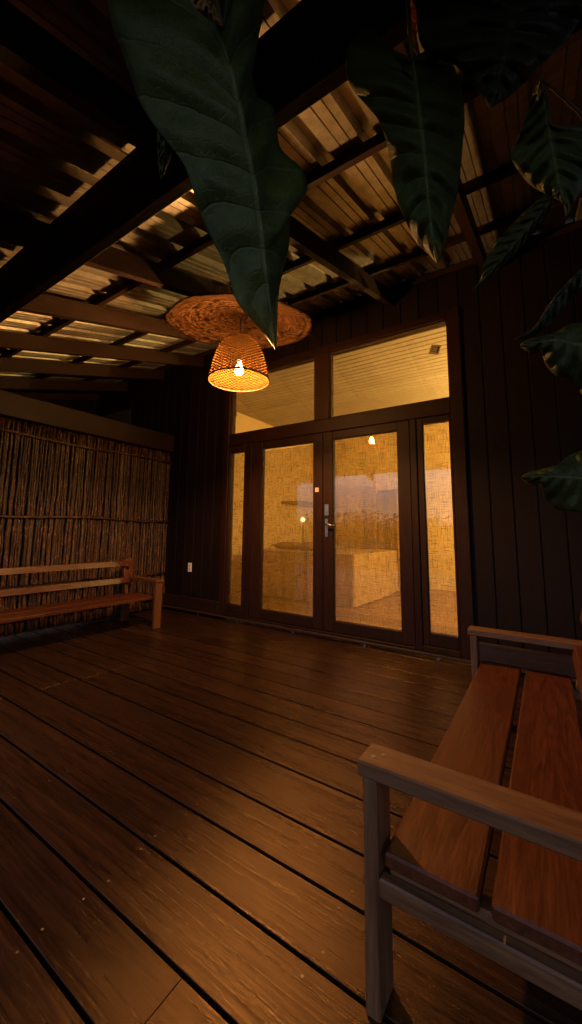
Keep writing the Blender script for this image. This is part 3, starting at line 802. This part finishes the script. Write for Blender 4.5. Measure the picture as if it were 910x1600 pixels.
stalk(pa, [(346, 44, .682), (338, 0, .69), (318, -120, .74), (300, -330, .86), (296, -480, .98)], [.0045, .005, .006, .008, .009])
stalk(pa, [(247, 192, .80), (262, 60, .82), (290, -200, .86), (296, -330, .87)], [.0015, .002, .003, .004])

pb = empty('hanging_plant', atd(660, -330, .95), 'hanging plant with heart-shaped leaves above the right window', 'plant', 'leafy plants hanging at the eave')
leaf(pb, [(645, 92), (646, 96), (655, 170), (663, 240), (668, 300), (675, 360), (684, 411)],
     [(645, 92), (620, 80), (600, 68), (582, 45), (562, 50), (545, 72), (541, 108), (547, 130), (562, 152), (590, 185), (603, 215), (612, 260), (618, 300), (632, 340), (650, 375), (670, 396), (684, 411)],
     [(645, 92), (672, 78), (698, 85), (712, 110), (722, 140), (726, 190), (722, 240), (717, 290), (705, 340), (696, 380), (684, 411)],
     .86, .93, m_leaf, .045, .010, 4.0, 26, 80, lab='broad heart-shaped green leaf with pale rib')
stalk(pb, [(645, 94, .862), (641, 50, .865), (637, -20, .88), (650, -200, .92), (660, -330, .95), (664, -480, 1.04)], [.004, .0045, .005, .006, .007, .008])
leaf(pb, [(636, -10), (640, 30), (650, 70), (660, 96)], [(636, -10), (637, 30), (640, 62), (660, 96)], [(636, -10), (654, 20), (652, 60), (660, 96)], .90, .89, m_leafY, .004, .003, 6, 8, 16, lab='narrow withered orange leaf beside the stalk')
leaf(pb, [(815, -60), (812, -20), (800, 40), (785, 100), (768, 168)],
     [(815, -60), (700, -90), (655, -40), (652, 30), (660, 72), (690, 92), (712, 100), (738, 130), (768, 168)],
     [(815, -60), (890, -90), (925, -40), (905, 30), (880, 70), (845, 100), (820, 128), (795, 150), (768, 168)],
     .80, .84, m_leaf3, .05, .014, 7.5, 24, 60, lab='broad shadowed leaf almost black in the corner')
stalk(pb, [(815, -58, .80), (790, -160, .84), (720, -260, .9), (662, -350, .955)], [.004, .005, .006, .006])

pc = empty('climbing_plant', atd(985, 300, .95), 'climbing plant with leaves hanging in from the right edge', 'plant', 'leafy plants hanging at the eave')
leaf(pc, [(846, 120), (848, 135), (856, 190), (868, 260), (886, 337)],
     [(846, 120), (836, 140), (825, 172), (810, 212), (799, 242), (808, 262), (832, 290), (862, 306), (880, 316), (886, 337)],
     [(846, 120), (858, 160), (864, 200), (898, 194), (930, 205), (928, 250), (912, 290), (896, 318), (886, 337)],
     .86, .90, m_leaf, .04, .010, 9, 22, 50, lab='pointed grey-green leaf with a drooping tip')
leaf(pc, [(866, 306), (830, 350), (800, 386), (772, 418), (752, 440), (738, 454)],
     [(866, 306), (842, 312), (805, 346), (772, 382), (756, 415), (751, 438), (738, 454)],
     [(866, 306), (862, 325), (838, 354), (812, 388), (790, 410), (764, 437), (738, 454)],
     .88, .92, m_leaf2, .03, .006, 11, 16, 50, lab='long narrow olive leaf seen nearly edge-on')
leaf(pc, [(918, 412), (880, 455), (850, 495), (830, 518), (806, 530)],
     [(918, 412), (884, 445), (856, 478), (838, 508), (806, 530)],
     [(918, 412), (915, 440), (885, 475), (860, 506), (832, 525), (806, 530)],
     .90, .93, m_leaf3, .03, .006, 13, 12, 40, lab='dark narrow leaf folded along its rib')
leaf(pc, [(985, 545), (935, 538), (905, 538), (872, 531), (842, 534), (814, 541)],
     [(985, 545), (975, 480), (930, 500), (900, 505), (888, 508), (868, 520), (840, 527), (818, 534), (814, 541)],
     [(985, 545), (975, 610), (935, 630), (908, 614), (896, 592), (870, 586), (853, 568), (848, 550), (832, 553), (814, 541)],
     .93, .90, m_leaf2, .045, .012, 15, 22, 44, lab='wavy green leaf pointing left, upper one')
leaf(pc, [(985, 752), (935, 748), (905, 746), (872, 744), (842, 744), (815, 746)],
     [(985, 752), (975, 690), (930, 700), (905, 706), (888, 713), (872, 726), (848, 734), (828, 737), (815, 746)],
     [(985, 752), (975, 815), (930, 806), (900, 799), (872, 796), (853, 778), (846, 757), (830, 758), (815, 746)],
     .95, .92, m_leaf2, .045, .012, 17, 22, 44, lab='wavy green leaf pointing left, lower one')
# main climbing stem from the deck up to the rafters, outside the picture
bm = bmesh.new(); s0 = atd(1010, 640, .98)
zz = [0, .3, .6, .9, 1.2, 1.5, 1.8, 2.1, 2.42]
stp = [Vector((s0.x+.02*math.sin(z*5), s0.y+.02*math.cos(z*4), z)) for z in zz]
tube(bm, stp, [.018, .016, .015, .014, .013, .012, .012, .011, .010], 10)
o = link('stem', bm, m_stem); o.parent = pc; o.location = -pc.location
def to_stem(u, v, d, rad=.004):
    p = atd(u, v, d); q = min(stp, key=lambda s_: (s_-(p+Vector((0, 0, .1)))).length)
    bm = bmesh.new(); tube(bm, [p, (p+q)/2+Vector((0, 0, .03)), q], [rad*.7, rad, rad*1.2], 8)
    o = link('leaf_stalk', bm, m_stem); o.parent = pc; o.location = -pc.location
to_stem(846, 121, .86); to_stem(865, 307, .88); to_stem(917, 413, .90); to_stem(984, 545, .93); to_stem(984, 752, .95)

# ================================================================ FAR TREES (seen reflected in the glass)
bm = bmesh.new()
for k in range(90):
    ang = R_(-75+150*k/89+random.uniform(-1, 1)); d = random.uniform(34, 48)
    cx, cyv = d*math.sin(ang), -3-d*math.cos(ang); h = random.uniform(2.8, 4.2)*(1.15 if random.random() < .15 else 1)
    tube(bm, [(cx, cyv, -.9), (cx, cyv, h*.6)], [.14, .07], 5)
    for q in range(260):
        a = random.uniform(0, 6.28); rr = random.uniform(0, 1)**.5*2.5; zc = h*.25+random.uniform(-.5, 1)*h*.45
        p = Vector((cx+rr*math.cos(a), cyv+rr*math.sin(a), zc)); s_ = random.uniform(.10, .26)
        n_ = Vector((random.gauss(0, 1), random.gauss(0, 1), random.gauss(0, 1))).normalized(); t_ = n_.orthogonal().normalized(); b_ = n_.cross(t_)
        bm.faces.new([bm.verts.new(p+t_*s_), bm.verts.new(p+b_*s_*.6), bm.verts.new(p-t_*s_), bm.verts.new(p-b_*s_*.6)])
tag(link('treeline', bm, plain('far_foliage', (.05, .06, .03), .9)), 'far dark line of trees mirrored in the door glass', 'trees', kind='stuff')
